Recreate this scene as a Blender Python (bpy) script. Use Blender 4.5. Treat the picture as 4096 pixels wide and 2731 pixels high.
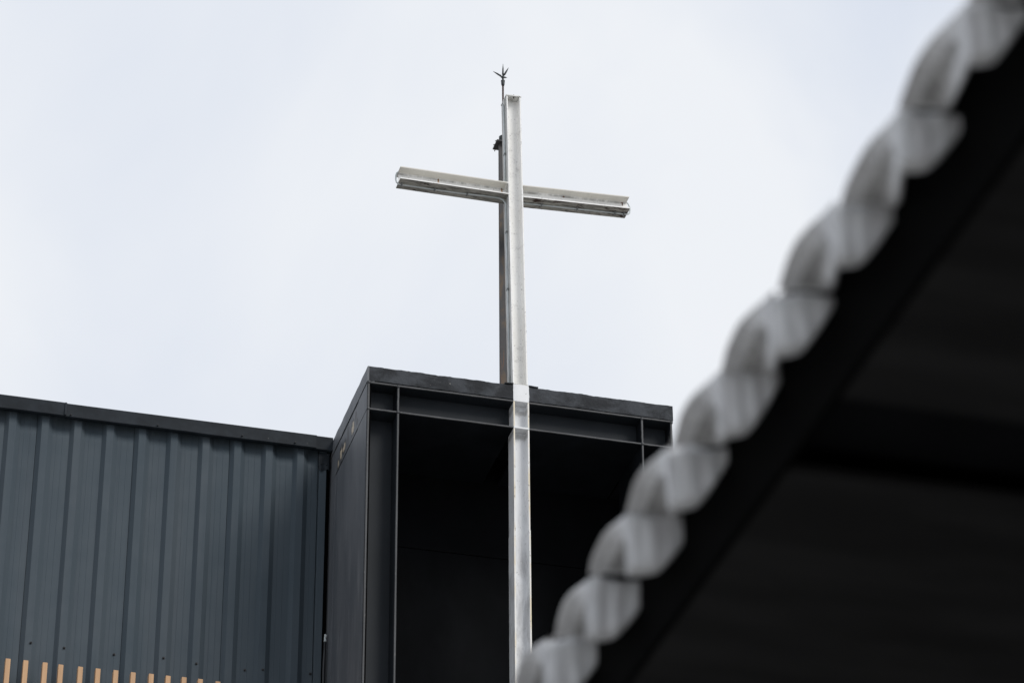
import bpy, bmesh, math, random
from mathutils import Vector, Matrix, noise

random.seed(7)
scene = bpy.context.scene
for o in list(bpy.data.objects):
    bpy.data.objects.remove(o, do_unlink=True)
col = scene.collection

# ---------------------------------------------------------------- camera
cam_data = bpy.data.cameras.new('camera')
cam = bpy.data.objects.new('camera', cam_data)
col.objects.link(cam)
PITCH, YAW, ROLL = math.radians(30.813), math.radians(15.639), math.radians(-0.415)
right = Vector((math.cos(YAW), -math.sin(YAW), 0))
fwd_h = Vector((math.sin(YAW), math.cos(YAW), 0))
zup = Vector((0, 0, 1))
look = fwd_h * math.cos(PITCH) + zup * math.sin(PITCH)
upv = -fwd_h * math.sin(PITCH) + zup * math.cos(PITCH)
r2 = right * math.cos(ROLL) + upv * math.sin(ROLL)
u2 = -right * math.sin(ROLL) + upv * math.cos(ROLL)
m = Matrix((r2, u2, -look)).transposed().to_4x4()
m.translation = Vector((0, 0, 1.6))
cam.matrix_world = m
cam_data.sensor_fit = 'HORIZONTAL'
cam_data.sensor_width = 36.0
cam_data.lens = 111.21
cam_data.clip_start = 0.1
cam_data.clip_end = 2000
cam_data.dof.use_dof = True
cam_data.dof.focus_distance = 23.0
cam_data.dof.aperture_fstop = 3.3
scene.camera = cam

# ---------------------------------------------------------------- sky and sun (bright overcast)
SUN_DIR = Vector((0.52, -0.74, 0.72)).normalized()          # towards the sun
world = bpy.data.worlds.new('World')
scene.world = world
world.use_nodes = True
nt = world.node_tree
nt.nodes.clear()
w_out = nt.nodes.new('ShaderNodeOutputWorld')
w_bg = nt.nodes.new('ShaderNodeBackground')
w_bg.inputs['Strength'].default_value = 0.077
sky = nt.nodes.new('ShaderNodeTexSky')
sky.sky_type = 'NISHITA'
sky.sun_disc = False
sky.sun_elevation = math.asin(SUN_DIR.z)
sky.sun_rotation = math.atan2(SUN_DIR.x, SUN_DIR.y)
sky.dust_density = 3.0
w_tc = nt.nodes.new('ShaderNodeTexCoord')
w_n = nt.nodes.new('ShaderNodeTexNoise')
w_n.inputs['Scale'].default_value = 5.5
w_n.inputs['Detail'].default_value = 5.0
w_n.inputs['Roughness'].default_value = 0.45
w_n.inputs['Distortion'].default_value = 0.4
w_r = nt.nodes.new('ShaderNodeValToRGB')
w_r.color_ramp.elements[0].position = 0.37
w_r.color_ramp.elements[0].color = (7.25, 7.8, 8.85, 1)
w_r.color_ramp.elements[1].position = 0.62
w_r.color_ramp.elements[1].color = (8.95, 9.2, 9.6, 1)
w_mix = nt.nodes.new('ShaderNodeMixRGB')
w_mix.inputs['Fac'].default_value = 0.95
nt.links.new(w_tc.outputs['Generated'], w_n.inputs['Vector'])
nt.links.new(w_n.outputs['Fac'], w_r.inputs['Fac'])
nt.links.new(sky.outputs['Color'], w_mix.inputs['Color1'])
nt.links.new(w_r.outputs['Color'], w_mix.inputs['Color2'])
nt.links.new(w_mix.outputs['Color'], w_bg.inputs['Color'])
nt.links.new(w_bg.outputs['Background'], w_out.inputs['Surface'])

sun_data = bpy.data.lights.new('sun', 'SUN')
sun_data.energy = 1.5
sun_data.angle = math.radians(24)
sun_data.color = (1.0, 0.97, 0.93)
sun = bpy.data.objects.new('sun', sun_data)
sun.rotation_euler = SUN_DIR.to_track_quat('Z', 'Y').to_euler()
sun.location = (20, -20, 40)
col.objects.link(sun)

scene.view_settings.view_transform = 'Standard'
scene.view_settings.look = 'None'
scene.view_settings.gamma = 1.0
scene.view_settings.exposure = 0.38
scene.view_settings.use_curve_mapping = False
scene.render.engine = 'CYCLES'
scene.cycles.max_bounces = 6
scene.cycles.use_denoising = True

# ---------------------------------------------------------------- material helpers
class N:
    """small node-tree builder"""
    def __init__(self, name):
        self.m = bpy.data.materials.new(name)
        self.m.use_nodes = True
        self.t = self.m.node_tree
        self.b = self.t.nodes['Principled BSDF']
        self.pos = self.t.nodes.new('ShaderNodeNewGeometry').outputs['Position']
        self.sep = None
    def lk(self, a, b):
        self.t.links.new(a, b)
    def xyz(self):
        if self.sep is None:
            self.sep = self.t.nodes.new('ShaderNodeSeparateXYZ')
            self.lk(self.pos, self.sep.inputs[0])
        return self.sep.outputs
    def noise(self, scale, sxyz=(1, 1, 1), detail=4, rough=0.55, dist=0.0, off=(0, 0, 0)):
        mp = self.t.nodes.new('ShaderNodeMapping')
        mp.inputs['Scale'].default_value = sxyz
        mp.inputs['Location'].default_value = off
        self.lk(self.pos, mp.inputs['Vector'])
        n = self.t.nodes.new('ShaderNodeTexNoise')
        n.inputs['Scale'].default_value = scale
        n.inputs['Detail'].default_value = detail
        n.inputs['Roughness'].default_value = rough
        n.inputs['Distortion'].default_value = dist
        self.lk(mp.outputs[0], n.inputs['Vector'])
        return n.outputs['Fac']
    def ramp(self, fac, a, b, ca=0.0, cb=1.0):
        r = self.t.nodes.new('ShaderNodeMapRange')
        r.interpolation_type = 'SMOOTHSTEP'
        r.inputs['From Min'].default_value = a
        r.inputs['From Max'].default_value = b
        r.inputs['To Min'].default_value = ca
        r.inputs['To Max'].default_value = cb
        self.lk(fac, r.inputs['Value'])
        return r.outputs[0]
    def math(self, op, a, b=None):
        n = self.t.nodes.new('ShaderNodeMath')
        n.operation = op
        for i, v in enumerate((a, b)):
            if v is None:
                continue
            if isinstance(v, (int, float)):
                n.inputs[i].default_value = v
            else:
                self.lk(v, n.inputs[i])
        return n.outputs[0]
    def mix(self, fac, a, b):
        n = self.t.nodes.new('ShaderNodeMixRGB')
        for i, v in ((0, fac), (1, a), (2, b)):
            if isinstance(v, (int, float)):
                n.inputs[i].default_value = v
            elif isinstance(v, tuple):
                n.inputs[i].default_value = (*v, 1) if len(v) == 3 else v
            else:
                self.lk(v, n.inputs[i])
        return n.outputs[0]
    def bump(self, h, strength=0.3, dist=0.004):
        n = self.t.nodes.new('ShaderNodeBump')
        n.inputs['Strength'].default_value = strength
        n.inputs['Distance'].default_value = dist
        self.lk(h, n.inputs['Height'])
        self.lk(n.outputs[0], self.b.inputs['Normal'])
    def spot(self, axis, a, z, wa, wz):
        """soft elliptical mask round (a, z), a read on X or Y"""
        s = self.xyz()
        da = self.math('DIVIDE', self.math('SUBTRACT', s[axis], a), wa)
        dz = self.math('DIVIDE', self.math('SUBTRACT', s[2], z), wz)
        d = self.math('ADD', self.math('MULTIPLY', da, da), self.math('MULTIPLY', dz, dz))
        return d
    def done(self, colour, rough=0.6, metal=0.0, spec=0.5):
        if isinstance(colour, tuple):
            self.b.inputs['Base Color'].default_value = (*colour, 1)
        else:
            self.lk(colour, self.b.inputs['Base Color'])
        if isinstance(rough, (int, float)):
            self.b.inputs['Roughness'].default_value = rough
        else:
            self.lk(rough, self.b.inputs['Roughness'])
        self.b.inputs['Metallic'].default_value = metal
        self.b.inputs['Specular IOR Level'].default_value = spec
        return self.m

MAT = {}

def build_materials():
    # ---- white paint on the steel cross
    n = N('white_steel_paint')
    cloud = n.noise(3.0, (1, 1, 0.5), 5, 0.6)
    c = n.mix(n.ramp(cloud, 0.35, 0.75), (0.87, 0.87, 0.855), (0.77, 0.76, 0.73))
    streak = n.noise(28, (1, 1, 0.07), 4, 0.6)
    c = n.mix(n.ramp(streak, 0.60, 0.85, 0, 0.35), c, (0.42, 0.42, 0.40))
    speck = n.noise(85, (1, 1, 0.8), 3, 0.6, off=(3, 1, 7))
    c = n.mix(n.ramp(speck, 0.64, 0.69, 0, 0.8), c, (0.20, 0.19, 0.17))
    band = n.noise(9, (0.7, 1, 1.6), 5, 0.65, off=(1.3, 0, 2))
    grime = n.math('MULTIPLY', n.ramp(band, 0.5, 0.72), n.ramp(n.noise(120, (1, 1, 0.5), 2), 0.42, 0.6))
    c = n.mix(n.math('MULTIPLY', grime, 0.65), c, (0.38, 0.38, 0.37))
    # soot line and yellowed band along the top of the arm webs
    s = n.xyz()
    off_post = n.ramp(n.math('ABSOLUTE', n.math('SUBTRACT', s[0], 5.372)), 0.058, 0.066)
    tilt = n.math('MULTIPLY', n.math('MAXIMUM', n.math('SUBTRACT', s[0], 5.43), 0.0), 0.045)
    zr = n.math('SUBTRACT', s[2], tilt)
    arm_z = n.math('MULTIPLY', n.ramp(zr, 14.69, 14.695), n.ramp(zr, 14.83, 14.835, 1, 0))
    on_arm = n.math('MULTIPLY', off_post, arm_z)
    c = n.mix(n.math('MULTIPLY', n.ramp(zr, 14.788, 14.797, 0, 0.75), on_arm), c, (0.60, 0.575, 0.51))
    ln = n.ramp(n.math('ABSOLUTE', n.math('SUBTRACT', zr, 14.7835)), 0.002, 0.016, 1, 0)
    ln = n.math('MULTIPLY', ln, n.ramp(n.noise(7, (1, 0.2, 0.3), 5, 0.7), 0.36, 0.62))
    c = n.mix(n.math('MULTIPLY', n.math('MULTIPLY', ln, on_arm), 0.8), c, (0.25, 0.245, 0.23))
    # rust runs below the old bolt holes
    for (sx, sz, w, h) in ((4.797, 14.781, 0.0065, 0.014), (5.290, 14.780, 0.0070, 0.015),
                           (5.775, 14.797, 0.0075, 0.008), (6.240, 14.808, 0.0055, 0.015),
                           (6.236, 14.822, 0.012, 0.004)):
        d = n.spot(0, sx, sz, w, h)
        d = n.math('ADD', d, n.math('MULTIPLY', n.math('SUBTRACT', n.noise(160, (1, 1, .4), 2), 0.5), 0.8))
        c = n.mix(n.ramp(d, 0.35, 1.25, 1, 0), c, (0.10, 0.035, 0.012))
    for (sx, sz, w, h) in ((4.797, 14.755, 0.008, 0.034), (5.290, 14.750, 0.009, 0.036)):
        d = n.spot(0, sx, sz, w, h)
        c = n.mix(n.ramp(d, 0.2, 1.2, 0.65, 0), c, (0.50, 0.28, 0.09))
    n.bump(n.noise(60, (1, 1, 0.3), 4), 0.25, 0.002)
    MAT['white'] = n.done(c, 0.7, 0, 0.25)

    # ---- old white paint flaking in long curls (flange outsides and undersides)
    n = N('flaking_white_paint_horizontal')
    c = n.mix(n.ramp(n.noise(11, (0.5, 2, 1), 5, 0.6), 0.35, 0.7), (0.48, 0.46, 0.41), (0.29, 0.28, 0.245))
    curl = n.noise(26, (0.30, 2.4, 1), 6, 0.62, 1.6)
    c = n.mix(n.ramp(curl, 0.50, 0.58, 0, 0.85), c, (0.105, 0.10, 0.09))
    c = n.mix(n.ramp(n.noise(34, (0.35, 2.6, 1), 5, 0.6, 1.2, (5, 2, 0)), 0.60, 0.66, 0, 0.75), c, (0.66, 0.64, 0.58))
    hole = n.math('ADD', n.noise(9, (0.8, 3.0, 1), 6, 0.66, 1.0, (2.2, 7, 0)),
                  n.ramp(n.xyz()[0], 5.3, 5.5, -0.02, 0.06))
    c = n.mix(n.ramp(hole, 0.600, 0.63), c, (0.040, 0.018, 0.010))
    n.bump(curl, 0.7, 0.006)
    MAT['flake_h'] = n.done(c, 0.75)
    n = N('flaking_white_paint_vertical')
    c = n.mix(n.ramp(n.noise(11, (1, 2, 0.4), 5, 0.6), 0.35, 0.7), (0.66, 0.66, 0.64), (0.50, 0.49, 0.46))
    curl = n.noise(34, (1, 2.6, 0.16), 6, 0.62, 0.8)
    c = n.mix(n.ramp(curl, 0.52, 0.60, 0, 0.85), c, (0.22, 0.215, 0.20))
    hole = n.noise(26, (1, 3.0, 0.3), 6, 0.66, 0.6, (2, 7, 0))
    c = n.mix(n.ramp(hole, 0.63, 0.66), c, (0.05, 0.035, 0.028))
    n.bump(curl, 0.7, 0.005)
    MAT['flake_v'] = n.done(c, 0.75)

    # ---- lower post: chalky, stained white paint
    n = N('weathered_white_paint')
    c = n.mix(n.ramp(n.noise(4, (1, 1, 0.5), 5, 0.6), 0.3, 0.7), (0.76, 0.77, 0.78), (0.66, 0.67, 0.68))
    low = n.ramp(n.xyz()[2], 11.75, 12.25, 1, 0.12)
    st = n.math('MULTIPLY', n.ramp(n.noise(9, (1, 1, 0.35), 6, 0.62, 0.6), 0.42, 0.66), low)
    c = n.mix(n.math('MULTIPLY', st, 0.6), c, (0.27, 0.27, 0.275))
    pit = n.noise(95, (1, 1, 0.45), 4, 0.65)
    c = n.mix(n.math('MULTIPLY', n.ramp(pit, 0.57, 0.63, 0, 0.55), low), c, (0.62, 0.62, 0.61))
    c = n.mix(n.ramp(n.noise(70, (1, 1, 0.5), 4, 0.6, 0, (4, 4, 4)), 0.63, 0.68, 0, 0.5), c, (0.25, 0.25, 0.24))
    # wash marks left round the two stiffener plates
    for zc in (12.862, 12.665):
        d = n.math('ABSOLUTE', n.math('DIVIDE', n.math('SUBTRACT', n.xyz()[2], zc), 0.032))
        d = n.math('ADD', d, n.math('MULTIPLY', n.math('SUBTRACT', n.noise(40, (1, 1, 1), 4), 0.5), 2.0))
        c = n.mix(n.ramp(d, 0.2, 1.1, 0.5, 0), c, (0.22, 0.21, 0.19))
    n.bump(n.noise(90, (1, 1, 0.5), 4), 0.3, 0.002)
    MAT['white_low'] = n.done(c, 0.6)
    n = N('yellowed_white_edge')
    c = n.mix(n.ramp(n.noise(12, (1, 1, 0.4), 5), 0.4, 0.65), (0.72, 0.71, 0.68), (0.68, 0.60, 0.44))
    c = n.mix(n.ramp(n.noise(60, (1, 1, 0.4), 4), 0.62, 0.68, 0, 0.8), c, (0.22, 0.18, 0.13))
    MAT['white_edge'] = n.done(c, 0.6)

    # ---- black coating of the parapet band
    n = N('black_bitumen_coating')
    c = n.mix(n.ramp(n.noise(4.5, (1, 1, 1.2), 6, 0.65, 0.4), 0.40, 0.62), (0.011, 0.013, 0.016), (0.040, 0.045, 0.052))
    c = n.mix(n.ramp(n.noise(16, (0.5, 1, 2.0), 6, 0.7, 0.5, (3, 3, 3)), 0.55, 0.75, 0, 0.55), c, (0.085, 0.089, 0.096))
    c = n.mix(n.ramp(n.noise(38, (1, 1, 0.6), 3, 0.5, 0.4, (9, 2, 1)), 0.735, 0.755), c, (0.42, 0.40, 0.36))
    n.bump(n.noise(42, (1, 1, 1), 6, 0.65), 0.75, 0.006)
    MAT['bitumen'] = n.done(c, 0.7, 0, 0.25)

    n = N('dark_painted_plate')
    c = n.mix(n.ramp(n.noise(6, (1, 1, 0.4), 5, 0.6), 0.35, 0.7), (0.026, 0.028, 0.031), (0.042, 0.045, 0.049))
    c = n.mix(n.ramp(n.noise(45, (1, 1, 0.6), 4, 0.6), 0.62, 0.72, 0, 0.6), c, (0.10, 0.10, 0.10))
    n.bump(n.noise(50), 0.3, 0.003)
    MAT['plate_edge'] = n.done(c, 0.55)
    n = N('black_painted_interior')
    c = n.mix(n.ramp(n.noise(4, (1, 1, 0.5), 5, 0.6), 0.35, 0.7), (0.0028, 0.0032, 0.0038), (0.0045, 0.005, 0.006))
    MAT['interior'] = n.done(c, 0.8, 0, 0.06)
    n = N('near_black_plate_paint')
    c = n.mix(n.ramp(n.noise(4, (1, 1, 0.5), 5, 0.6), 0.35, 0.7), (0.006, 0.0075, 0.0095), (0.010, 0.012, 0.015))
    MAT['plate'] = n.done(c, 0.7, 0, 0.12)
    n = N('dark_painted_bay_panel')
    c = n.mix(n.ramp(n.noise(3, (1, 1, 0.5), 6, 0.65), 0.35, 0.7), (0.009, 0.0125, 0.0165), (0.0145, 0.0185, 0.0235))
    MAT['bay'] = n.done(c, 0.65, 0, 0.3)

    # ---- tower side panels, charcoal with peeled tan patches
    n = N('charcoal_side_paint')
    c = n.mix(n.ramp(n.noise(5, (1, 1, 0.22), 6, 0.62, 0.5), 0.32, 0.70), (0.075, 0.083, 0.094), (0.115, 0.122, 0.133))
    c = n.mix(n.ramp(n.noise(14, (1, 1, 0.12), 5, 0.6, 0.3, (2, 5, 0)), 0.55, 0.72, 0, 0.65), c, (0.18, 0.185, 0.195))
    patch = None
    jag = n.math('MULTIPLY', n.math('SUBTRACT', n.noise(30, (1, 1, 0.5), 5, 0.7), 0.5), 3.4)
    for (yy, zz, wy, wz, tan) in ((19.555, 12.80, 0.050, 0.062, 1), (19.835, 12.79, 0.060, 0.045, 1), (19.93, 12.785, 0.045, 0.065, 1),
                                  (19.70, 12.82, 0.028, 0.07, 0), (19.46, 12.84, 0.030, 0.04, 0), (19.41, 12.775, 0.02, 0.03, 0),
                                  (20.02, 12.75, 0.03, 0.04, 1)):
        d = n.math('ADD', n.spot(1, yy, zz, wy, wz), jag)
        d2 = n.math('ADD', n.spot(1, yy, zz, wy * 1.5, wz * 1.35), jag)
        c = n.mix(n.ramp(d2, 0.5, 0.9, 0.75, 0), c, (0.018, 0.018, 0.018))
        if tan:
            c = n.mix(n.ramp(d, 0.35, 0.6, 1, 0), c, (0.45, 0.38, 0.28))
    n.bump(n.noise(26, (1, 1, 0.4), 6, 0.65), 0.4, 0.004)
    MAT['side'] = n.done(c, 0.55, 0, 0.4)

    # ---- blue-grey coated cladding sheet
    n = N('blue_grey_cladding')
    c = n.mix(n.ramp(n.noise(2.2, (1, 1, 0.35), 5, 0.55), 0.3, 0.7), (0.046, 0.063, 0.077), (0.056, 0.073, 0.087))
    c = n.mix(n.ramp(n.noise(55, (1, 1, 0.015), 3, 0.6), 0.50, 0.72, 0, 0.22), c, (0.033, 0.043, 0.055))
    c = n.mix(n.ramp(n.noise(2.6, (1.6, 1, 0.10), 4, 0.6, 0.4, (4, 1, 2)), 0.42, 0.72, 0, 0.4), c, (0.075, 0.088, 0.100))
    scr = n.noise(60, (1, 1, 0.8), 2, 0.5, 2.5, (8, 8, 1))
    line = n.ramp(n.math('ABSOLUTE', n.math('SUBTRACT', scr, 0.5)), 0.0, 0.006, 1, 0)
    where = n.ramp(n.noise(4.5, (1, 1, 1), 2, 0.5, 0, (1, 1, 5)), 0.66, 0.72)
    c = n.mix(n.math('MULTIPLY', n.math('MULTIPLY', line, where), 0.55), c, (0.015, 0.018, 0.022))
    n.bump(n.noise(3.5, (1, 1, 0.5), 3), 0.12, 0.01)
    MAT['clad'] = n.done(c, n.ramp(n.noise(6), 0.3, 0.7, 0.55, 0.68), 0, 0.18)
    n = N('dark_coping_metal')
    c = n.mix(n.ramp(n.noise(5, (1, 1, 1.4), 6, 0.65), 0.35, 0.72), (0.007, 0.0105, 0.0145), (0.017, 0.023, 0.030))
    c = n.mix(n.ramp(n.noise(60, (1, 1, 1), 2, 0.5, 0, (5, 5, 9)), 0.76, 0.78), c, (0.40, 0.40, 0.38))
    n.bump(n.noise(9, (1, 1, 1), 4), 0.25, 0.01)
    MAT['coping'] = n.done(c, 0.6, 0, 0.2)
    n = N('screw_metal')
    MAT['screw'] = n.done((0.016, 0.017, 0.019), 0.35, 0.3)

    # ---- timber
    n = N('pine_batten')
    g = n.noise(40, (1, 1, 0.03), 5, 0.6, 0.3)
    c = n.mix(n.ramp(g, 0.35, 0.7), (0.52, 0.315, 0.165), (0.42, 0.245, 0.125))
    c = n.mix(n.ramp(n.noise(7, (1, 1, 0.2), 4), 0.4, 0.7, 0, 0.35), c, (0.58, 0.37, 0.21))
    oi = n.t.nodes.new('ShaderNodeObjectInfo')
    c = n.mix(n.ramp(oi.outputs['Random'], 0.0, 1.0, 0.0, 0.35), c, (0.36, 0.23, 0.135))
    MAT['wood'] = n.done(c, 0.65)

    # ---- mast and rod
    n = N('rusted_dark_steel')
    rust = n.ramp(n.noise(7, (1, 1, 0.45), 6, 0.66, 0.8), 0.44, 0.62)
    zr = n.ramp(n.xyz()[2], 14.6, 15.0, 1, 0.15)
    c = n.mix(n.math('MULTIPLY', rust, zr), (0.045, 0.044, 0.046), (0.100, 0.070, 0.044))
    c = n.mix(n.math('MULTIPLY', n.ramp(n.noise(22, (2, 1, 0.12), 5, 0.6, 0.5), 0.58, 0.70), zr), c, (0.13, 0.060, 0.030))
    n.bump(n.noise(60), 0.4, 0.003)
    MAT['rust'] = n.done(c, 0.7)
    n = N('dark_patinated_metal')
    c = n.mix(n.ramp(n.noise(40), 0.4, 0.65), (0.014, 0.017, 0.018), (0.036, 0.044, 0.043))
    MAT['patina'] = n.done(c, 0.5, 0.3)
    n = N('brown_rod_metal')
    MAT['rod'] = n.done(n.mix(n.ramp(n.noise(30), 0.4, 0.6), (0.030, 0.020, 0.018), (0.07, 0.042, 0.034)), 0.5, 0.3)
    n = N('rope_light_plastic')
    MAT['tube'] = n.done(n.mix(n.ramp(n.noise(9), 0.4, 0.65), (0.58, 0.62, 0.62), (0.42, 0.46, 0.46)), 0.35, 0, 0.5)
    n = N('grey_clip')
    MAT['clip'] = n.done((0.20, 0.21, 0.21), 0.5)

    # ---- near house
    n = N('limewashed_eave_tile')
    c = n.mix(n.ramp(n.noise(8, (1, 1, 1), 5, 0.6), 0.35, 0.7), (0.70, 0.71, 0.72), (0.60, 0.61, 0.62))
    st = n.noise(55, (1, 1, 0.04), 3, 0.5, 0.2)
    c = n.mix(n.ramp(st, 0.45, 0.65, 0, 0.45), c, (0.40, 0.385, 0.39))
    n.bump(n.noise(45), 0.3, 0.004)
    MAT['tile'] = n.done(c, 0.8, 0, 0.2)
    n = N('painted_shade_tile_hollow')  # shade in the roll's concave part, painted as a darker tile colour
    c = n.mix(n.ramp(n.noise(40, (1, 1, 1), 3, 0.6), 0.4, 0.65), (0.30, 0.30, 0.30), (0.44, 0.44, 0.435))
    MAT['hollow_shade'] = n.done(c, 0.85, 0, 0.1)
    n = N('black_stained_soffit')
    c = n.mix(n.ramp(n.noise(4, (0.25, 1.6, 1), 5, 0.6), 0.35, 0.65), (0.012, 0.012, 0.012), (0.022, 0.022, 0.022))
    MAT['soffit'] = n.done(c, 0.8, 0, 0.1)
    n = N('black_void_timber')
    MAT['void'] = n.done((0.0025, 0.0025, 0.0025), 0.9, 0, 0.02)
    n = N('roof_clay')
    MAT['clay'] = n.done(n.mix(n.ramp(n.noise(9), 0.4, 0.6), (0.20, 0.19, 0.18), (0.30, 0.29, 0.28)), 0.85)
    n = N('render_wall')
    MAT['render'] = n.done(n.mix(n.ramp(n.noise(4), 0.4, 0.6), (0.10, 0.10, 0.10), (0.14, 0.14, 0.14)), 0.85)
    n = N('concrete_paving')
    c = n.mix(n.ramp(n.noise(0.6, (1, 1, 1), 8, 0.65), 0.35, 0.7), (0.37, 0.36, 0.345), (0.31, 0.30, 0.285))
    MAT['paving'] = n.done(c, 0.85)
build_materials()

# ---------------------------------------------------------------- object helpers
def thing(name, loc, label, cat, group=None):
    o = bpy.data.objects.new(name, None)
    o.empty_display_size = 0.2
    o.location = loc
    col.objects.link(o)
    o['label'] = label
    o['category'] = cat
    if group:
        o['group'] = group
    return o

def wloc(o):
    v = Vector((0, 0, 0))
    while o is not None:
        v += o.location
        o = o.parent
    return v

def part(name, verts, faces, mat, parent=None, smooth=False, slots=None, fmat=None, label=None):
    """one mesh object; verts are world coordinates, stored relative to the parent"""
    off = wloc(parent) if parent else Vector((0, 0, 0))
    me = bpy.data.meshes.new(name)
    me.from_pydata([tuple(Vector(v) - off) for v in verts], [], faces)
    mats = slots or [mat]
    for mm in mats:
        me.materials.append(MAT[mm])
    bm = bmesh.new()
    bm.from_mesh(me)
    if fmat:
        bm.faces.ensure_lookup_table()
        for f in bm.faces:
            f.material_index = fmat(f)
    bmesh.ops.recalc_face_normals(bm, faces=bm.faces)
    for f in bm.faces:
        f.smooth = smooth
    bm.to_mesh(me)
    bm.free()
    o = bpy.data.objects.new(name, me)
    col.objects.link(o)
    if parent:
        o.parent = parent
    if label:
        o['label'] = label
    return o

BOXF = [(0, 1, 3, 2), (4, 6, 7, 5), (0, 4, 5, 1), (2, 3, 7, 6), (0, 2, 6, 4), (1, 5, 7, 3)]
def box_geo(x0, x1, y0, y1, z0, z1):
    return [(x, y, z) for x in (x0, x1) for y in (y0, y1) for z in (z0, z1)], list(BOXF)

def box(name, x0, x1, y0, y1, z0, z1, mat, parent=None, bevel=0.0, label=None):
    v, f = box_geo(x0, x1, y0, y1, z0, z1)
    o = part(name, v, f, mat, parent, label=label)
    if bevel:
        bm = bmesh.new()
        bm.from_mesh(o.data)
        bmesh.ops.bevel(bm, geom=list(bm.edges), offset=bevel, segments=2, affect='EDGES', profile=0.6)
        bm.to_mesh(o.data)
        bm.free()
    return o

def join(geos):
    v, f = [], []
    for gv, gf in geos:
        n0 = len(v)
        v += list(gv)
        f += [tuple(i + n0 for i in q) for q in gf]
    return v, f

def tube_geo(pts, r, seg=8, caps=True, radii=None):
    pts = [Vector(p) for p in pts]
    v, f = [], []
    prev = None
    for i, p in enumerate(pts):
        d = (pts[min(i + 1, len(pts) - 1)] - pts[max(i - 1, 0)]).normalized()
        if prev is None:
            a = d.orthogonal().normalized()
        else:
            a = (prev - d * prev.dot(d)).normalized()
        prev = a
        b = d.cross(a)
        rr = radii[i] if radii else r
        for k in range(seg):
            t = 2 * math.pi * k / seg
            v.append(p + (a * math.cos(t) + b * math.sin(t)) * rr)
    for i in range(len(pts) - 1):
        for k in range(seg):
            k2 = (k + 1) % seg
            f.append((i * seg + k, i * seg + k2, (i + 1) * seg + k2, (i + 1) * seg + k))
    if caps:
        f.append(tuple(reversed(range(seg))))
        f.append(tuple(range((len(pts) - 1) * seg, len(pts) * seg)))
    return v, f

def wob(x, s, amp, seed=0.0):
    return amp * noise.noise(Vector((x * s, seed * 3.7, seed)))

# ---------------------------------------------------------------- setting: ground
def build_ground():
    v = [(-300, -300, 0), (300, -300, 0), (300, 300, 0), (-300, 300, 0)]
    o = part('ground', v, [(0, 1, 2, 3)], 'paving')
    o['kind'] = 'structure'
build_ground()

# ---------------------------------------------------------------- metal clad building
WALL_Y = 20.283          # bottom of the sheet valleys
CREST = 0.030
PITCH_X = 0.2372
RIB0 = 2.113             # where a rib's left flank meets its crest
def rib_profile(xa):
    """profile of one rib, starting at the valley just left of it: (x, y)"""
    d = CREST
    return [(xa - 0.030, WALL_Y), (xa, WALL_Y - d), (xa + 0.050, WALL_Y - d), (xa + 0.088, WALL_Y),
            (xa + 0.1135, WALL_Y), (xa + 0.116, WALL_Y - 0.0014), (xa + 0.119, WALL_Y),
            (xa + 0.1575, WALL_Y), (xa + 0.160, WALL_Y - 0.0014), (xa + 0.163, WALL_Y)]

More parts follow.
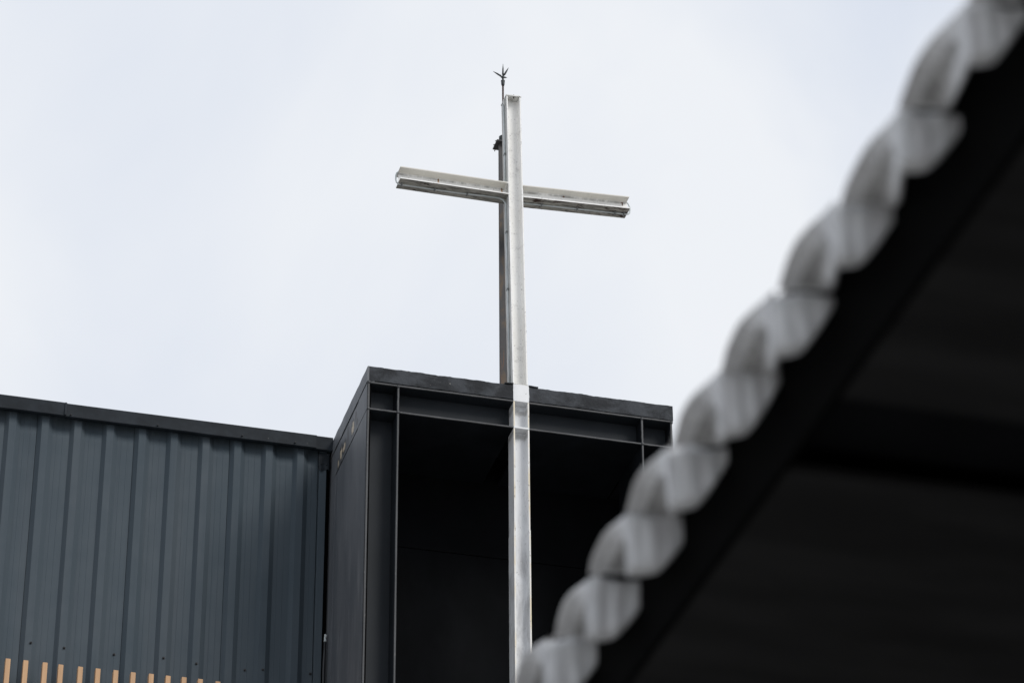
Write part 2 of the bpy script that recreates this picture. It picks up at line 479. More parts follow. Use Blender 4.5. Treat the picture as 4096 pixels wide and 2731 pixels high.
def build_building():
    root = thing('metal_clad_building', (0, 20.6, 0),
                 'charcoal blue building clad in vertical ribbed metal sheets under a dark coping', 'building')
    ztop, zbot = 13.02, 0.15
    first = -30
    k = first
    while k <= 8:
        prof = []
        ks = [kk for kk in range(k, min(k + 3, 9))]
        for kk in ks:
            prof += rib_profile(RIB0 + kk * PITCH_X)
        if ks[-1] == 8:
            xa = RIB0 + 8 * PITCH_X
            prof += [(4.165, WALL_Y)]
        else:
            prof += [(RIB0 + (ks[-1] + 1) * PITCH_X - 0.0325, WALL_Y)]
        # rows: the sheet top is pinched a little behind the coping
        rows = [zbot, 8.0, 10.5, 11.6, 12.2, 12.6, 12.78, 12.81, 12.83, 12.85, 12.87, 12.89, 12.91, 12.94, 12.96, ztop]
        v, f = [], []
        for z in rows:
            pin = min(1.0, max(0.0, (z - 12.82) / 0.13))
            pin = pin * pin * (3 - 2 * pin)
            for (x, y) in prof:
                wv = wob(x * 1.0 + z * 0.25, 5.0, 0.0016, 2.0)
                dent = pin * 0.034 * (0.4 + 0.6 * abs(noise.noise(Vector((x * 5.5, 3.1, 0)))) * 2.0)
                if y < WALL_Y - 0.02:
                    dent *= 0.22
                v.append((x, y + dent + wv, z))
        nn = len(prof)
        for r in range(len(rows) - 1):
            for i in range(nn - 1):
                f.append((r * nn + i, r * nn + i + 1, (r + 1) * nn + i + 1, (r + 1) * nn + i))
        sheet = part('cladding_sheet', v, f, 'clad', root)
        k += 3
        # screws that fall on this sheet
        for (sx, sz) in ((2.156, 11.154), (2.391, 11.143), (2.748, 11.148), (3.095, 11.149), (3.331, 11.133), (3.685, 11.138),
                         (3.81, 11.142), (4.16, 11.165), (1.70, 11.15), (1.45, 11.152), (1.1, 11.148), (0.7, 11.15)):
            if prof[0][0] <= sx < prof[-1][0]:
                x0 = (sx - RIB0) % PITCH_X
                sy = WALL_Y - CREST if x0 < 0.052 else WALL_Y
                g = tube_geo([(sx, sy + 0.002, sz), (sx, sy - 0.003, sz), (sx, sy - 0.0032, sz), (sx, sy - 0.011, sz), (sx, sy - 0.013, sz)],
                             0.008, 8, True, [0.0105, 0.0105, 0.0068, 0.0062, 0.004])
                part('screw', *g, 'screw', sheet)
    # end filler where the sheets meet the tower
    box('corner_flashing', 4.178, 4.232, WALL_Y - 0.034, WALL_Y + 0.02, 0.2, 12.965, 'clad', root, 0.003)
    box('corner_gap', 4.2325, 4.2672, WALL_Y + 0.010, WALL_Y + 0.03, 0.2, 12.965, 'void', root)
    v, f = [], []
    rows = 6
    for i in range(rows + 1):
        z = 12.955 - 0.150 * i / rows
        for j, x in enumerate((4.172, 4.190, 4.215, 4.240, 4.252)):
            v.append((x, WALL_Y - 0.034 - 0.010 * (i / rows) ** 2 * (0.3 + 0.7 * (j % 2)), z - (0.012 * math.sin(j * 1.7) if i == rows else 0)))
    for i in range(rows):
        for j in range(4):
            f.append((i * 5 + j, i * 5 + j + 1, (i + 1) * 5 + j + 1, (i + 1) * 5 + j))
    flap = part('flashing_flap', v, f, 'coping', root)
    for (sx, sz) in ((4.190, 12.86), (4.232, 12.855)):
        part('rivet', *tube_geo([(sx, WALL_Y - 0.036, sz), (sx, WALL_Y - 0.047, sz)], 0.004, 7), 'screw', flap)
    # copings: folded metal, three lengths in view
    def coping(x0, x1, dz, dy, n=26, kick=0.0, seed=1.0):
        v, f = [], []
        for i in range(n + 1):
            x = x0 + (x1 - x0) * i / n
            b = wob(x, 2.2, 0.004, seed) + wob(x, 9, 0.0015, seed + 4)
            t = wob(x, 1.6, 0.002, seed + 9)
            yf = 20.197 + dy
            v += [(x, 20.75, 13.062 + dz + t), (x, yf + 0.004, 13.071 + dz + t), (x, yf, 13.066 + dz + t),
                  (x, yf + kick * 0.5, 13.02 + dz), (x, yf + kick, 12.966 + dz + b), (x, yf + 0.012 + kick, 12.960 + dz + b),
                  (x, yf + 0.045, 12.964 + dz + b)]
        for i in range(n):
            for j in range(6):
                a = i * 7 + j
                f.append((a, a + 1, a + 8, a + 7))
        return part('coping_length', v, f, 'coping', root)
    coping(-5.2, -0.6, 0, 0.004, 40, 0, 5)
    coping(-0.6, 2.268, 0.002, -0.004, 40, 0.006, 3)
    c2 = coping(2.270, 4.142, -0.001, 0.002, 34, 0.004, 1)
    coping(4.1435, 4.2672, -0.004, 0.005, 8, 0.010, 7)
    box('lap_joint', 2.262, 2.276, 20.188, 20.199, 12.968, 13.070, 'coping', root, 0.002)
    for (sx, sz) in ((2.31, 12.978), (2.95, 12.982), (3.58, 12.985), (3.98, 12.984)):
        part('rivet', *tube_geo([(sx, 20.206, sz), (sx, 20.192, sz), (sx, 20.190, sz)], 0.006, 8, True, [0.006, 0.006, 0.003]), 'screw', c2)
    # body behind the sheets and a low pitched roof deck
    box('wall_core', -5.18, 4.262, 20.345, 31.0, 0.0, 12.94, 'coping', root)
    box('roof_deck', -5.19, 4.264, 20.37, 31.02, 12.945, 13.04, 'coping', root)
    return root
build_building()

# ---------------------------------------------------------------- open tower (steel portal box)
TX0, TX1, TY0, TY1 = 4.271, 6.556, 19.083, 20.19
def build_tower():
    root = thing('open_tower', (5.41, 19.64, 0),
                 'black open-fronted steel tower box carrying the white cross', 'tower')
    # parapet band with a ragged hand-trowelled edge; broken behind the white strip of the cross
    def band(x0, x1, seed):
        n = max(6, int((x1 - x0) / 0.018))
        v, f = [], []
        for i in range(n + 1):
            x = x0 + (x1 - x0) * i / n
            t = wob(x, 13, 0.0045, seed) + wob(x, 45, 0.0035, seed + 2)
            b = wob(x, 16, 0.004, seed + 5) + wob(x, 50, 0.002, seed + 7)
            y = 0.003 * noise.noise(Vector((x * 8, 0, seed)))
            zt = 13.056
            v += [(x, TY1, 13.050), (x, TY0 + 0.045, zt + t * 0.7), (x, TY0 + 0.006, zt + t), (x, TY0 - 0.0005 + y, zt - 0.006 + t),
                  (x, TY0 - 0.002 + y, 12.99), (x, TY0 - 0.002 + y, 12.935 + b), (x, TY0 + 0.010, 12.931 + b), (x, TY0 + 0.06, 12.931)]
        for i in range(n):
            for j in range(7):
                a = i * 8 + j
                f.append((a, a + 1, a + 9, a + 8))
        f.append(tuple(range(8)))
        f.append(tuple(range(n * 8 + 7, n * 8 - 1, -1)))
        return part('parapet_band', v, f, 'bitumen', root)
    band(TX0 + 0.012, 5.3475, 1.0)
    band(5.4665, TX1 + 0.004, 2.3)
    # roof deck under the band
    box('roof_deck', TX0 + 0.02, TX1 - 0.02, TY0 + 0.07, TY1 - 0.02, 12.932, 13.040, 'bitumen', root)
    # left side cap, then the side panels with open joints
    n = 50
    v, f = [], []
    for i in range(n + 1):
        y = TY0 + 0.001 + (20.40 - TY0) * i / n
        t = wob(y, 14, 0.004, 8)
        b = wob(y, 10, 0.003, 6)
        x = TX0 - 0.003 + 0.002 * noise.noise(Vector((y * 7, 1, 1)))
        v += [(TX0 + 0.05, y, 13.052), (x + 0.004, y, 13.054 + t), (x, y, 13.048 + t), (x - 0.001, y, 12.985), (x, y, 12.930 + b), (TX0 + 0.05, y, 12.930 + b)]
    for i in range(n):
        for j in range(5):
            a = i * 6 + j
            f.append((a, a + 1, a + 7, a + 6))
    f.append(tuple(range(6)))
    f.append(tuple(range(n * 6 + 5, n * 6 - 1, -1)))
    part('side_cap', v, f, 'side', root)
    J = 0.0035
    def side(y0, y1, z0, z1, dx=0.0):
        box('side_panel', TX0 + dx, TX0 + 0.014, y0, y1, z0, z1, 'side', root, 0.0015)
    side(TY0 + 0.020, 19.372 - J, 12.706 + J, 12.922)
    side(19.372, 20.40, 12.706 + J, 12.922, 0.001)
    side(TY0 + 0.020, 19.372 - J, 0.0, 12.706 - J)
    side(19.372, 20.10, 0.0, 12.706 - J * 2.2, 0.002)
    side(20.105, 20.40, 0.0, 12.706 - J, 0.0)
    box('side_backing', TX0 + 0.0145, TX0 + 0.03, TY0 + 0.02, TY1, 0.0, 12.928, 'void', root)
    # front frame: deep plates seen edge-on
    PT = 0.016
    def plate(name, x0, x1, y1, z0, z1, mat='plate'):
        o = box(name, x0, x1, TY0 + 0.006, y1, z0, z1, mat, root)
        return o
    def edge(x0, x1, z0, z1):
        # lighter worn nosing on the front of a plate, slightly uneven
        vert = (z1 - z0) > (x1 - x0)
        n = 40 if (z1 - z0) < 3 and (x1 - x0) < 3 else 120
        v, f = [], []
        for i in range(n + 1):
            t = i / n
            j1 = 0.0016 * noise.noise(Vector((t * n * 0.35, x0, z0)))
            j2 = 0.0016 * noise.noise(Vector((t * n * 0.35, x0 + 3, z0)))
            if vert:
                z = z0 + (z1 - z0) * t
                ring = [(x0 + j1, TY0 + 0.0065, z), (x0 + j1, TY0 + 0.001, z), (x0 + j1 + 0.003, TY0 - 0.002, z), (x1 + j2 - 0.003, TY0 - 0.002, z), (x1 + j2, TY0 + 0.001, z), (x1 + j2, TY0 + 0.0065, z)]
            else:
                x = x0 + (x1 - x0) * t
                ring = [(x, TY0 + 0.0065, z0 + j1), (x, TY0 + 0.001, z0 + j1), (x, TY0 - 0.002, z0 + j1 + 0.003), (x, TY0 - 0.002, z1 + j2 - 0.003), (x, TY0 + 0.001, z1 + j2), (x, TY0 + 0.0065, z1 + j2)]
            v += ring
        for i in range(n):
            for j in range(5):
                a = i * 6 + j
                f.append((a, a + 1, a + 7, a + 6))
        f.append(tuple(range(6)))
        f.append(tuple(range(n * 6 + 5, n * 6 - 1, -1)))
        return v, f
    def framed(name, x0, x1, y1, z0, z1, mat='plate'):
        o = plate(name, x0, x1, y1, z0, z1, mat)
        part('nosing', *edge(x0, x1, z0, z1), 'plate_edge', o)
        return o
    BACK = 19.95
    framed('side_plate', TX0 + 0.0005, TX0 + PT, TY0 + 0.019, 0.0, 12.912)
    framed('side_plate', TX1 - PT - 0.004, TX1 - 0.004, BACK, 0.0, 12.912)
    framed('head_plate', TX0 + 0.001, 5.3485, BACK, 12.914, 12.9285, 'bay')
    framed('head_plate', 5.4655, TX1 - 0.006, BACK, 12.914, 12.9285, 'bay')
    for (a, b) in ((TX0 + PT + 0.001, 4.4885), (4.5045, 5.3485), (5.4655, 6.3125), (6.3285, TX1 - PT - 0.005)):
        framed('transom', a, b, BACK, 12.6985, 12.7125, 'bay' if b < 4.49 else 'plate')
    for x in (4.4965, 6.3205):
        framed('mullion', x - 0.0075, x + 0.0075, BACK - 0.3, 0.0, 12.6975, 'bay' if x < 5 else 'plate')
        framed('mullion', x - 0.0075, x + 0.0075, BACK - 0.3, 12.7135, 12.913)
    # weld lumps where the plates cross
    for (x, z) in ((4.279, 12.706), (4.4965, 12.706), (6.3205, 12.706), (4.4965, 12.915), (6.3205, 12.915), (4.281, 12.922), (6.545, 12.914)):
        g = tube_geo([(x, TY0 + 0.004, z), (x, TY0 - 0.004, z), (x, TY0 - 0.008, z)], 0.012, 8, True, [0.0135, 0.0125, 0.006])
        part('weld_bead', *g, 'plate_edge', root, True)
    # back wall of the box: two rows of panels with an open joint between
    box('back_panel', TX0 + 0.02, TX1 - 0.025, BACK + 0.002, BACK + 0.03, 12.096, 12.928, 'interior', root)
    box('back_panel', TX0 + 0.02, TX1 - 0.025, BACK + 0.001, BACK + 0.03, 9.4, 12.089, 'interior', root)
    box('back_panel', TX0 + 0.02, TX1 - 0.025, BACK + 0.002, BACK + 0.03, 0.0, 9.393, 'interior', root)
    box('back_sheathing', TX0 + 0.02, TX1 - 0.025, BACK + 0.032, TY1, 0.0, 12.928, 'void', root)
    # shallow panel that closes the narrow left bay
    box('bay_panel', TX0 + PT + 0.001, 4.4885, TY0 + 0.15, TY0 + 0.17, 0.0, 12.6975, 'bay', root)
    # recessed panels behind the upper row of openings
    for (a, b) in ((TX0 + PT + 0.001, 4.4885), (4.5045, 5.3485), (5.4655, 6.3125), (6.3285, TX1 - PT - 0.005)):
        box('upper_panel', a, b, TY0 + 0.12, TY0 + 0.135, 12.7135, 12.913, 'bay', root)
    # torn felt flaps at the foot of the cross
    def flap(x0, x1, y0, z, tilt, seed):
        n, v, f = 10, [], []
        for i in range(n + 1):
            x = x0 + (x1 - x0) * i / n
            w = wob(x, 30, 0.004, seed)
            v += [(x, y0 + w, z + tilt * i / n + w), (x, y0 + 0.10, z + tilt * i / n), (x, y0 + 0.10, z + 0.008 + tilt * i / n), (x, y0 + w, z + 0.008 + w + tilt * i / n)]
        for i in range(n):
            for j in range(4):
                a = i * 4
                f.append((a + j, a + (j + 1) % 4, a + 4 + (j + 1) % 4, a + 4 + j))
        f += [(0, 1, 2, 3), (n * 4 + 3, n * 4 + 2, n * 4 + 1, n * 4)]
        part('felt_flap', v, f, 'bitumen', root)
    flap(5.285, 5.35, TY0 - 0.006, 13.058, 0.004, 1)
    flap(5.4665, 5.535, TY0 - 0.008, 13.056, -0.002, 2)
    return root
build_tower()

# ---------------------------------------------------------------- the cross
def hbeam_profile(w, d, tf, tw, r):
    """H in (u, v): flanges at u = +-w/2 running along v, web on v = d/2"""
    h = w / 2
    v0, v1 = 0.0, d
    wm0, wm1 = d / 2 - tw / 2, d / 2 + tw / 2
    def fil(cu, cv, a0, a1, n=4):
        return [(cu + r * math.cos(a0 + (a1 - a0) * i / n), cv + r * math.sin(a0 + (a1 - a0) * i / n)) for i in range(n + 1)]
    P = math.pi
    pts = [(-h, v0), (-h + tf, v0)]
    pts += fil(-h + tf + r, wm0 - r, P, P / 2)
    pts += fil(h - tf - r, wm0 - r, P / 2, 0)
    pts += [(h - tf, v0), (h, v0), (h, v1), (h - tf, v1)]
    pts += fil(h - tf - r, wm1 + r, 0, -P / 2)
    pts += fil(-h + tf + r, wm1 + r, -P / 2, -P)
    pts += [(-h + tf, v1), (-h, v1)]
    return pts

def extrude(profile, frames, close=True):
    """profile (u, v); frames: list of (origin, U, V)"""
    v, f = [], []
    n = len(profile)
    for (o, U, V) in frames:
        for (a, b) in profile:
            v.append(o + U * a + V * b)
    for i in range(len(frames) - 1):
        for k in range(n):
            k2 = (k + 1) % n
            f.append((i * n + k, i * n + k2, (i + 1) * n + k2, (i + 1) * n + k))
    if close:
        f.append(tuple(range(n)))
        f.append(tuple(range((len(frames) - 1) * n, len(frames) * n))[::-1])
    return v, f

FY = 19.085
def build_cross():
    root = thing('steel_cross', (5.407, 19.16, 0),
                 'tall white cross of bolted steel beams with rusty flaking paint on the dark tower', 'cross')
    D = 0.145
    Yv = Vector((0, 1, 0))
    # lower post: from the ground to the parapet, in three lengths between stiffener plates
    def lower(z0, z1, wid, xc=5.4075):
        prof = hbeam_profile(wid, D, 0.0105, 0.008, 0.008)
        fr = [(Vector((xc, FY - 0.004, z)), Vector((1, 0, 0)), Yv) for z in (z0, z1)]
        def fm(f):
            return 1 if f.normal.y < -0.9 and f.calc_center_median().y + 19.16 < FY + 0.01 else 0
        return part('lower_post', *extrude(prof, fr), None, root, slots=['white_low', 'white_edge'], fmat=fm)
    lower(0.0, 11.8865, 0.1215, 5.4075)
    lower(11.887, 12.698, 0.1170)
    lower(12.7135, 12.921, 0.1170)
    for z in (12.699, 12.9215):
        box('stiffener', 5.3495, 5.4655, FY - 0.006, FY + D, z, z + 0.0135, 'white_low', root, 0.0015)
    # the strip of the parapet that is painted white
    n, v, f = 24, [], []
    for i in range(n + 1):
        t = i / n
        z = 12.9355 + (13.062 - 12.9355) * t
        a, b = 5.3485 + wob(z, 40, 0.0015, 3), 5.4655 + wob(z, 40, 0.003, 5) + 0.002 * math.sin(t * 3)
        v += [(a, FY + 0.05, z), (a, FY - 0.005, z), (b, FY - 0.005, z), (b, FY + 0.05, z)]
    for i in range(n):
        for j in range(3):
            q = i * 4 + j
            f.append((q, q + 1, q + 5, q + 4))
    f += [(0, 1, 2, 3), (n * 4 + 3, n * 4 + 2, n * 4 + 1, n * 4)]
    part('painted_strip', v, f, 'white_low', root)
    # upper post, leaning a little to the left
    z0, z1 = 13.068, 15.606
    xa, xb = 5.4035, 5.3692
    ax = Vector((xb - xa, 0, z1 - z0)).normalized()
    U = Vector((ax.z, 0, -ax.x))
    def pc(z):
        return xa + (xb - xa) * (z - z0) / (z1 - z0)
    w_post = 0.1125
    prof = hbeam_profile(w_post, D, 0.0095, 0.007, 0.012)
    fr = []
    NS = 60
    for i in range(NS + 1):
        z = z0 + (z1 - z0) * i / NS
        fr.append((Vector((pc(z), FY, z)), U, Yv))
    def fm_post(f):
        return 1 if f.normal.x < -0.9 and f.calc_center_median().x < -0.03 - 0.03 * 1 else 0
    # pick the outer face of the left flange by its corner indices
    v, f = extrude(prof, fr)
    npf = len(prof)
    left_faces = set()
    for fi, q in enumerate(f):
        idx = sorted(i % npf for i in q)
        if len(q) == 4 and idx[0] == 0 and idx[-1] == npf - 1:
            left_faces.add(fi)
    post = part('upper_post', v, f, None, root, slots=['white', 'flake_v'], fmat=lambda q: 1 if q.index in left_faces else 0)
    # head plate with a stub bolt and chipped front lip
    n, v, f = 14, [], []
    for i in range(n + 1):
        x = -0.060 + 0.121 * i / n
        wv = wob(x, 40, 0.003, 4)
        o = Vector((pc(z1), FY, z1))
        for (yy, zz) in ((-0.004 + wv * 0.6, 0.001), (D + 0.004, 0.001), (D + 0.004, 0.009), (-0.003, 0.009 + wv)):
            v.append(o + U * x + Yv * yy + ax * zz)
    for i in range(n):
        for j in range(4):
            a = i * 4
            f.append((a + j, a + (j + 1) % 4, a + 4 + (j + 1) % 4, a + 4 + j))
    f += [(0, 1, 2, 3), (n * 4 + 3, n * 4 + 2, n * 4 + 1, n * 4)]
    part('head_plate', v, f, 'flake_v', root)
    hb = Vector((pc(z1) + 0.004, FY + 0.012, z1))
    part('bolt', *tube_geo([hb - ax * 0.012, hb + ax * 0.022], 0.0042, 8), 'rod', root)
    bb = Vector((pc(z1) - 0.054, FY + 0.035, z1 - 0.015))
    part('lifting_lug', *tube_geo([bb, bb + Vector((-0.012, 0.005, 0)), bb + Vector((-0.015, 0.005, -0.02)), bb + Vector((-0.012, 0.004, -0.045)), bb + Vector((-0.002, 0.0, -0.05))], 0.006, 8), 'flake_v', root)
    # foot plate
    box('foot_plate', 5.340, 5.472, FY - 0.003, FY + D + 0.01, 13.0625, 13.0675, 'flake_v', root)
    # arms
    def arm(xs, xe, zs, ze, name='arm'):
        # xs, zs: inner end ; centre line on the front plane
        NSG = 24
        a = Vector((xs, FY - 0.001, zs))
        b = Vector((xe, FY - 0.001, ze))
        d = (b - a).normalized()
        Uz = Vector((-d.z, 0, d.x)) if d.x > 0 else Vector((d.z, 0, -d.x))
        prof = hbeam_profile(0.108, 0.141, 0.0085, 0.0065, 0.014)
        fr = [(a + (b - a) * i / NSG, Uz, Yv) for i in range(NSG + 1)]
        v, f = extrude(prof, fr)
        nn = len(prof)
        low = set()
        for fi, q in enumerate(f):
            idx = sorted(i % nn for i in q)
            if len(q) == 4 and idx[0] == 0 and idx[-1] == nn - 1:
                low.add(fi)
        return part('arm', v, f, None, root, slots=['white', 'flake_h'], fmat=lambda q: 1 if q.index in low else 0)
    aL = arm(pc(14.757) - w_post / 2 + 0.001, 4.489, 14.757, 14.757)
    aR = arm(pc(14.75) + w_post / 2 - 0.001, 6.2765, 14.7505, 14.7885)
    # rope light along the left of the post and under both arms, with clips
    r = 0.0062
    yl = FY + 0.060
    xl = lambda z: pc(z) - w_post / 2 - r - 0.001
    zb = lambda x: (14.703 - r - 0.001) if x < 5.4 else 14.6965 - r - 0.001 + (x - 5.426) * 0.0447
    lower_run = [(xl(z), yl, z) for z in (13.10, 13.5, 13.9, 14.3, 14.58, 14.63)]
    bend = [(xl(14.66) - 0.004, yl, 14.66), (xl(14.68) - 0.020, yl, 14.684), (xl(14.69) - 0.05, yl, zb(5)), (5.15, yl, zb(5))]
    left_run = [(x, yl + 0.012, zb(x)) for x in (4.95, 4.75, 4.6, 4.52)]
    loopL = [(4.492, yl + 0.012, zb(4.5) + 0.002), (4.478, yl + 0.012, 14.712), (4.472, yl + 0.012, 14.735), (4.472, yl + 0.012, 14.77), (4.477, yl + 0.012, 14.792), (4.490, yl + 0.010, 14.806)]
    p1 = part('rope_light', *tube_geo(lower_run + bend + left_run + loopL, r, 8), 'tube', root, True)
    right_run = [(x, yl + 0.012, zb(x)) for x in (5.43, 5.7, 6.0, 6.2, 6.262)]
    loopR = [(6.287, yl + 0.012, zb(6.28) + 0.004), (6.297, yl + 0.012, 14.745), (6.301, yl + 0.012, 14.775), (6.298, yl + 0.012, 14.805), (6.288, yl + 0.012, 14.825), (6.274, yl + 0.012, 14.838)]
    p2 = part('rope_light', *tube_geo(right_run + loopR, r, 8), 'tube', root, True)
    p3 = part('rope_light', *tube_geo([(xl(z), yl, z) for z in (14.815, 15.1, 15.35, 15.53)] + [(xl(15.56) - .004, yl - 0.005, 15.56)], r, 8), 'tube', root, True)
    for (x, p) in ((4.515, p1), (4.77, p1), (5.02, p1), (5.60, p2), (5.88, p2), (6.18, p2), (6.25, p2)):
        z = zb(x)
        box('clip', x - 0.006, x + 0.006, yl - 0.006, yl + 0.030, z - r - 0.0015, z + r, 'clip', p, 0.0015)
    for z in (13.9, 14.4):
        box('clip', xl(z) - r - 0.0015, xl(z) + r, yl - 0.016, yl + 0.016, z - 0.006, z + 0.006, 'clip', p1, 0.0015)
    box('clip', xl(15.1) - r - 0.0015, xl(15.1) + r, yl - 0.016, yl + 0.016, 15.094, 15.106, 'clip', p3, 0.0015)
    return root
build_cross()

# ---------------------------------------------------------------- rusty mast behind the cross
def build_mast():
    x0, x1, y0, y1, zt = 5.349, 5.439, 19.452, 19.542, 15.412
    root = thing('rusty_mast', ((x0 + x1) / 2, (y0 + y1) / 2, 13.045),
                 'dark rusty steel mast standing close behind the white cross', 'mast')
    x0, x1 = 5.352, 5.442
    box('mast_flange', x0, x1, y0, y0 + 0.020, 13.045, zt, 'rust', root, 0.003)
    box('mast_web', (x0 + x1) / 2 - 0.007, (x0 + x1) / 2 + 0.007, y0 + 0.0205, y1, 13.045, zt, 'rust', root)
    n, v, f = 10, [], []
    for i in range(n + 1):
        x = 5.328 + 0.132 * i / n
        w = wob(x, 60, 0.004, 2)
        v += [(x, 19.418 + w * .4, zt + 0.0005), (x, 19.548, zt + 0.0005), (x, 19.548, zt + 0.0105), (x, 19.418 + w * .4, zt + 0.0105 + abs(w))]
    for i in range(n):
        for j in range(4):
            a = i * 4
            f.append((a + j, a + (j + 1) % 4, a + 4 + (j + 1) % 4, a + 4 + j))
    f += [(0, 1, 2, 3), (n * 4 + 3, n * 4 + 2, n * 4 + 1, n * 4)]
    pl = part('top_plate', v, f, 'rust', root)
    part('bolt', *tube_geo([(5.340, 19.530, zt + 0.011), (5.340, 19.530, zt - 0.026)], 0.0034, 7), 'rod', pl)
    for yy in (19.435, 19.49):
        part('nut', *tube_geo([(5.331, yy, zt + 0.006), (5.319, yy, zt + 0.006)], 0.0055, 6), 'clip', pl)
    return root
build_mast()

# ---------------------------------------------------------------- lightning rod
def build_rod():
    x, y = 5.396, 19.485
    zb = 15.4235
    root = thing('lightning_rod', (x, y, zb),
                 'thin dark lightning rod with a spiky five-pronged tip above the cross', 'lightning rod')
    g = tube_geo([(x, y, zb), (x, y, zb + 0.012), (x, y, zb + 0.022), (x, y, zb + 0.05), (x, y, zb + 0.075), (x, y, zb + 0.088)],
                 0.02, 14, True, [0.020, 0.020, 0.016, 0.034, 0.034, 0.014])
    part('base_socket', *g, 'patina', root, True)
    part('rod', *tube_geo([(x, y, zb + 0.08), (x, y, 16.0)], 0.0078, 10), 'rod', root, True)
    part('collar', *tube_geo([(x, y, 15.985), (x, y, 15.995), (x, y, 16.003), (x, y, 16.026), (x, y, 16.034), (x, y, 16.042)],
                             0.016, 12, True, [0.010, 0.0135, 0.0135, 0.0155, 0.0155, 0.007]), 'patina', root)
    part('hub', *tube_geo([(x, y, 16.036), (x, y, 16.050), (x, y, 16.058), (x, y, 16.070), (x, y, 16.080)], 0.01, 10, True,
                          [0.006, 0.006, 0.0115, 0.0115, 0.006]), 'patina', root, True)
    h = Vector((x, y, 16.066))
    for d in (Vector((0.002, 0, 0.128)), Vector((-0.066, 0.050, 0.080)), Vector((0.042, -0.018, 0.088)), Vector((0.052, 0.065, 0.050)), Vector((0.004, 0.085, 0.062))):
        n = d.normalized()
        part('spike', *tube_geo([h + n * 0.006, h + n * 0.022, h + n * 0.026, h + n * (0.026 + 0.4 * d.length), h + d], 0.005, 8, True,
                                [0.0045, 0.0045, 0.0080, 0.0060, 0.0010]), 'patina', root)
    return root
build_rod()

# ---------------------------------------------------------------- timber batten screen
def build_battens():
    xs = [1.9762, 2.0993, 2.2328, 2.3428, 2.4795, 2.6022, 2.7268, 2.8488, 2.9763, 3.0954, 3.2086, 3.3239, 3.4488]
    root = thing('batten_screen', (1.9, 20.13, 7.4),
                 'row of light tan upright timber battens fixed in front of the ribbed wall', 'screen')
    more = [1.9762 - 0.124 * i for i in range(1, 22)]
    for i, x in enumerate(xs + more):
        zt = 10.947 + random.uniform(-0.003, 0.003)
        tl = random.uniform(-0.004, 0.004)
        x1 = x + 0.0345
        v = [(x, 20.10, zt), (x1, 20.10, zt - 0.001), (x1, 20.155, zt), (x, 20.155, zt)]
        v += [(a + tl, b, 7.4) for (a, b, c) in v]
        f = [(0, 1, 2, 3), (4, 7, 6, 5), (0, 4, 5, 1), (1, 5, 6, 2), (2, 6, 7, 3), (3, 7, 4, 0)]
        o = part('batten', v, f, 'wood', root)
        bm = bmesh.new(); bm.from_mesh(o.data)
        bmesh.ops.bevel(bm, geom=list(bm.edges), offset=0.0015, segments=1, affect='EDGES')
        bm.to_mesh(o.data); bm.free()
    for z in (7.8, 9.2, 10.35):
        box('rail', -0.75, 3.50, 20.156, 20.20, z, z + 0.05, 'wood', root)
    return root
build_battens()

# ---------------------------------------------------------------- cable in the corner
def build_cable():
    root = thing('corner_cable', (4.245, 20.225, 0.0),
                 'thin dark cable with a pale end running up the corner between wall and tower', 'cable')
    pts = [(4.246 + wob(z, 4, 0.006, 2), 20.222, z) for z in [0.0, 3, 6, 9, 10, 10.5, 10.8, 11.0, 11.2, 11.40]]
    part('cable_run', *tube_geo(pts, 0.011, 8), 'screw', root, True)
    p = Vector(pts[-1])
    part('end_cap', *tube_geo([p, p + Vector((0.001, -0.004, 0.012)), p + Vector((-0.001, -0.002, 0.028)), p + Vector((0.004, -0.006, 0.045)), p + Vector((-0.004, -0.004, 0.056))],
                              0.01, 8, True, [0.0105, 0.009, 0.007, 0.011, 0.005]), 'tube', root)
    return root
build_cable()

# ---------------------------------------------------------------- near house: eave of a tiled roof overhead
TP = 0.3005                       # spacing of the eave tiles along the edge
AX, AZ = 1.785, 4.475             # outer lower corner of a tile end

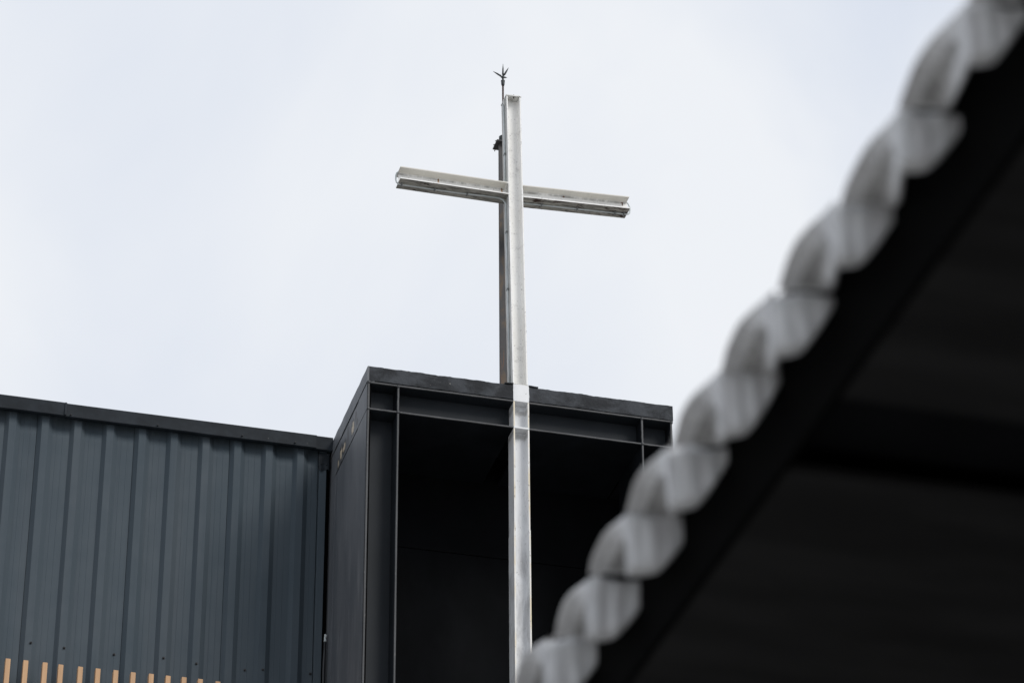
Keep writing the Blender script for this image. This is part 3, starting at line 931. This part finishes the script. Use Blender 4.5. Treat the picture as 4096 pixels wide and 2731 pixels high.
def eave_mesh(seed):
    """one eave tile: a fluted end face that looks along the edge, and the twisted roll that
    runs from the upright outer side of that face back to the top of the next tile's face"""
    rnd = random.Random(seed)
    v, f, mats = [], [], []
    def grid(pts, nu, nv, mat, flip=False):
        n0 = len(v)
        v.extend(pts)
        for j in range(nv):
            for i in range(nu):
                q = (n0 + j * (nu + 1) + i, n0 + j * (nu + 1) + i + 1, n0 + (j + 1) * (nu + 1) + i + 1, n0 + (j + 1) * (nu + 1) + i)
                f.append(q[::-1] if flip else q)
                mats.append(mat(i / nu, j / nv) if callable(mat) else mat)
        return n0
    jr = [rnd.uniform(-0.006, 0.006) for _ in range(6)]
    W = 0.131 + jr[0]
    def low(x):
        t = x / W
        if t < 0.42:
            return 0.024 + 0.012 * (t / 0.42) ** 2 + jr[1] * 0.5
        return 0.036 + (0.140 - 0.036) * ((t - 0.42) / 0.58) ** 1.25 + jr[1] * 0.5 * (1 - t)
    def high(x):
        return 0.153 + 0.012 * x / W + 0.004 * math.sin(x * 60 + seed)
    nx, nz = 22, 10
    def face(y0):
        pts = []
        for j in range(nz + 1):
            for i in range(nx + 1):
                x = W * i / nx
                t = j / nz
                z = low(x) + (high(x) - low(x)) * t
                edge = min(1.0, min(t, 1 - t) * 6)
                fl = 0.0016 * math.sin(x * 150 + seed * 2.1) * edge + 0.003 * noise.noise(Vector((x * 40, z * 25, seed)))
                rim = 0.006 * (1 - edge) ** 2
                pts.append((x, y0 + (fl + rim if y0 < 0.01 else 0.0), z))
        return pts
    fr = grid(face(0.0), nx, nz, 0, True)
    bk = grid(face(0.030), nx, nz, 0)
    m_ = nx + 1
    for i in range(nx):
        f.append((fr + i, bk + i, bk + i + 1, fr + i + 1)); mats.append(0)
        f.append((fr + nz * m_ + i, fr + nz * m_ + i + 1, bk + nz * m_ + i + 1, bk + nz * m_ + i)); mats.append(0)
    for j in range(nz):
        f.append((fr + j * m_, fr + (j + 1) * m_, bk + (j + 1) * m_, bk + j * m_)); mats.append(0)
    # twisted roll
    ns, nr = 26, 18
    def roll(off):
        pts = []
        for j in range(nr + 1):
            rr = j / nr
            a = Vector((-0.002 - 0.002 * rr, 0.004, 0.151 - 0.125 * rr))
            b = Vector((0.002 + 0.88 * W * rr, TP - 0.001, 0.151 + 0.012 * rr))
            for i in range(ns + 1):
                s_ = i / ns
                e = s_ * s_ * (3 - 2 * s_)
                p = a.lerp(b, s_ + (e - s_) * 0.3 * (1 - rr))
                p.y = a.y + (b.y - a.y) * s_
                k = math.sin(math.pi * min(1.0, s_ ** 1.25))
                out = (1 - rr) ** 1.2
                p += Vector((-0.009, 0, 0.026 + jr[2])) * k * out
                p += Vector((0.014, 0, 0.012)) * k * math.sin(math.pi * rr)
                p += Vector((1, 0, 0.6)) * 0.003 * noise.noise(Vector((s_ * 4, rr * 5, seed * 3)))
                pts.append(tuple(p + off))
        return pts
    shade_band = lambda u, w: 1 if 0.22 < u < 0.96 and 0.30 < w < 0.74 - 0.22 * (1 - u) else 0  # faces along the hollow of the roll that get the painted shade
    g0 = grid(roll(Vector((0, 0, 0))), ns, nr, shade_band)
    g1 = grid(roll(Vector((0.012, 0, 0.010))), ns, nr, 0, True)
    q = ns + 1
    for i in range(ns):
        f.append((g0 + i, g1 + i, g1 + i + 1, g0 + i + 1)); mats.append(0)
        f.append((g0 + nr * q + i, g0 + nr * q + i + 1, g1 + nr * q + i + 1, g1 + nr * q + i)); mats.append(0)
    me = bpy.data.meshes.new('eave_tile')
    me.from_pydata(v, [], f)
    me.materials.append(MAT['tile']); me.materials.append(MAT['hollow_shade'])
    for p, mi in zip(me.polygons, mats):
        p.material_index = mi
        p.use_smooth = True
    bm = bmesh.new(); bm.from_mesh(me)
    bmesh.ops.recalc_face_normals(bm, faces=bm.faces)
    bm.to_mesh(me); bm.free()
    return me

def build_house():
    root = thing('tiled_house', (3.0, 5.0, 0),
                 'near out-of-focus roof edge with scalloped white eave tiles and black soffit', 'house')
    off = wloc(root)
    meshes = [eave_mesh(0.3 + 1.7 * q) for q in range(5)]
    y_first = 3.690 - 6 * TP
    for k in range(22):
        y = y_first + k * TP
        o = bpy.data.objects.new('eave_tile', meshes[(k * 3) % 5])
        col.objects.link(o)
        o.parent = root
        # the tiles grow a little deeper along the row, their crests staying level
        g = max(0.74, min(1.08, 0.82 + 0.042 * (k - 6)))
        o.scale = (g, 1.0, g)
        o.location = Vector((AX + random.uniform(-0.004, 0.004), y + random.uniform(-0.008, 0.008), AZ + 0.153 * (1 - g) + random.uniform(-0.004, 0.004))) - off
        o.rotation_euler = (random.uniform(-0.012, 0.012), random.uniform(-0.07, 0.07), random.uniform(-0.015, 0.015))
    ya, yb = y_first - 0.1, y_first + 22 * TP + 0.1
    # dark slot behind the tiles: its inner fascia and lid
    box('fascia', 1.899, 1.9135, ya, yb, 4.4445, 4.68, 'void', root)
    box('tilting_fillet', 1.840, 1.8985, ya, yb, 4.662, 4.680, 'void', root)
    # soffit boards run back from the edge, either side of a deep recessed beam
    bw = 0.284
    y = 4.63 - bw * 10
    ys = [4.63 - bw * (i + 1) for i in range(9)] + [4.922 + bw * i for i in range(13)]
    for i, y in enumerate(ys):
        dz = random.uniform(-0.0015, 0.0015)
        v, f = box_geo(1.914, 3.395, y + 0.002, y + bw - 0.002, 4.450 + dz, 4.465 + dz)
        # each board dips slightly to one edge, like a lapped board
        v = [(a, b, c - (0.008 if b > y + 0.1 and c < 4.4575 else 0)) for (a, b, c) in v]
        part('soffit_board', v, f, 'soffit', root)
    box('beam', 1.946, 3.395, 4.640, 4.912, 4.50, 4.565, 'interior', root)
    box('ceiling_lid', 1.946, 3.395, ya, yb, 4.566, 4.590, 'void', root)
    # sloping roof deck and the wall that carries it
    dv = [(1.842, ya, 4.682), (6.0, ya, 6.35), (6.0, yb, 6.35), (1.842, yb, 4.682)]
    dv += [(a, b, c + 0.02) for (a, b, c) in dv]
    part('roof_deck', dv, [(0, 1, 2, 3), (4, 7, 6, 5), (0, 4, 5, 1), (1, 5, 6, 2), (2, 6, 7, 3), (3, 7, 4, 0)], 'clay', root)
    box('wall', 3.40, 6.0, ya + 0.05, yb - 0.05, 0.0, 4.59, 'render', root)
    return root
build_house()
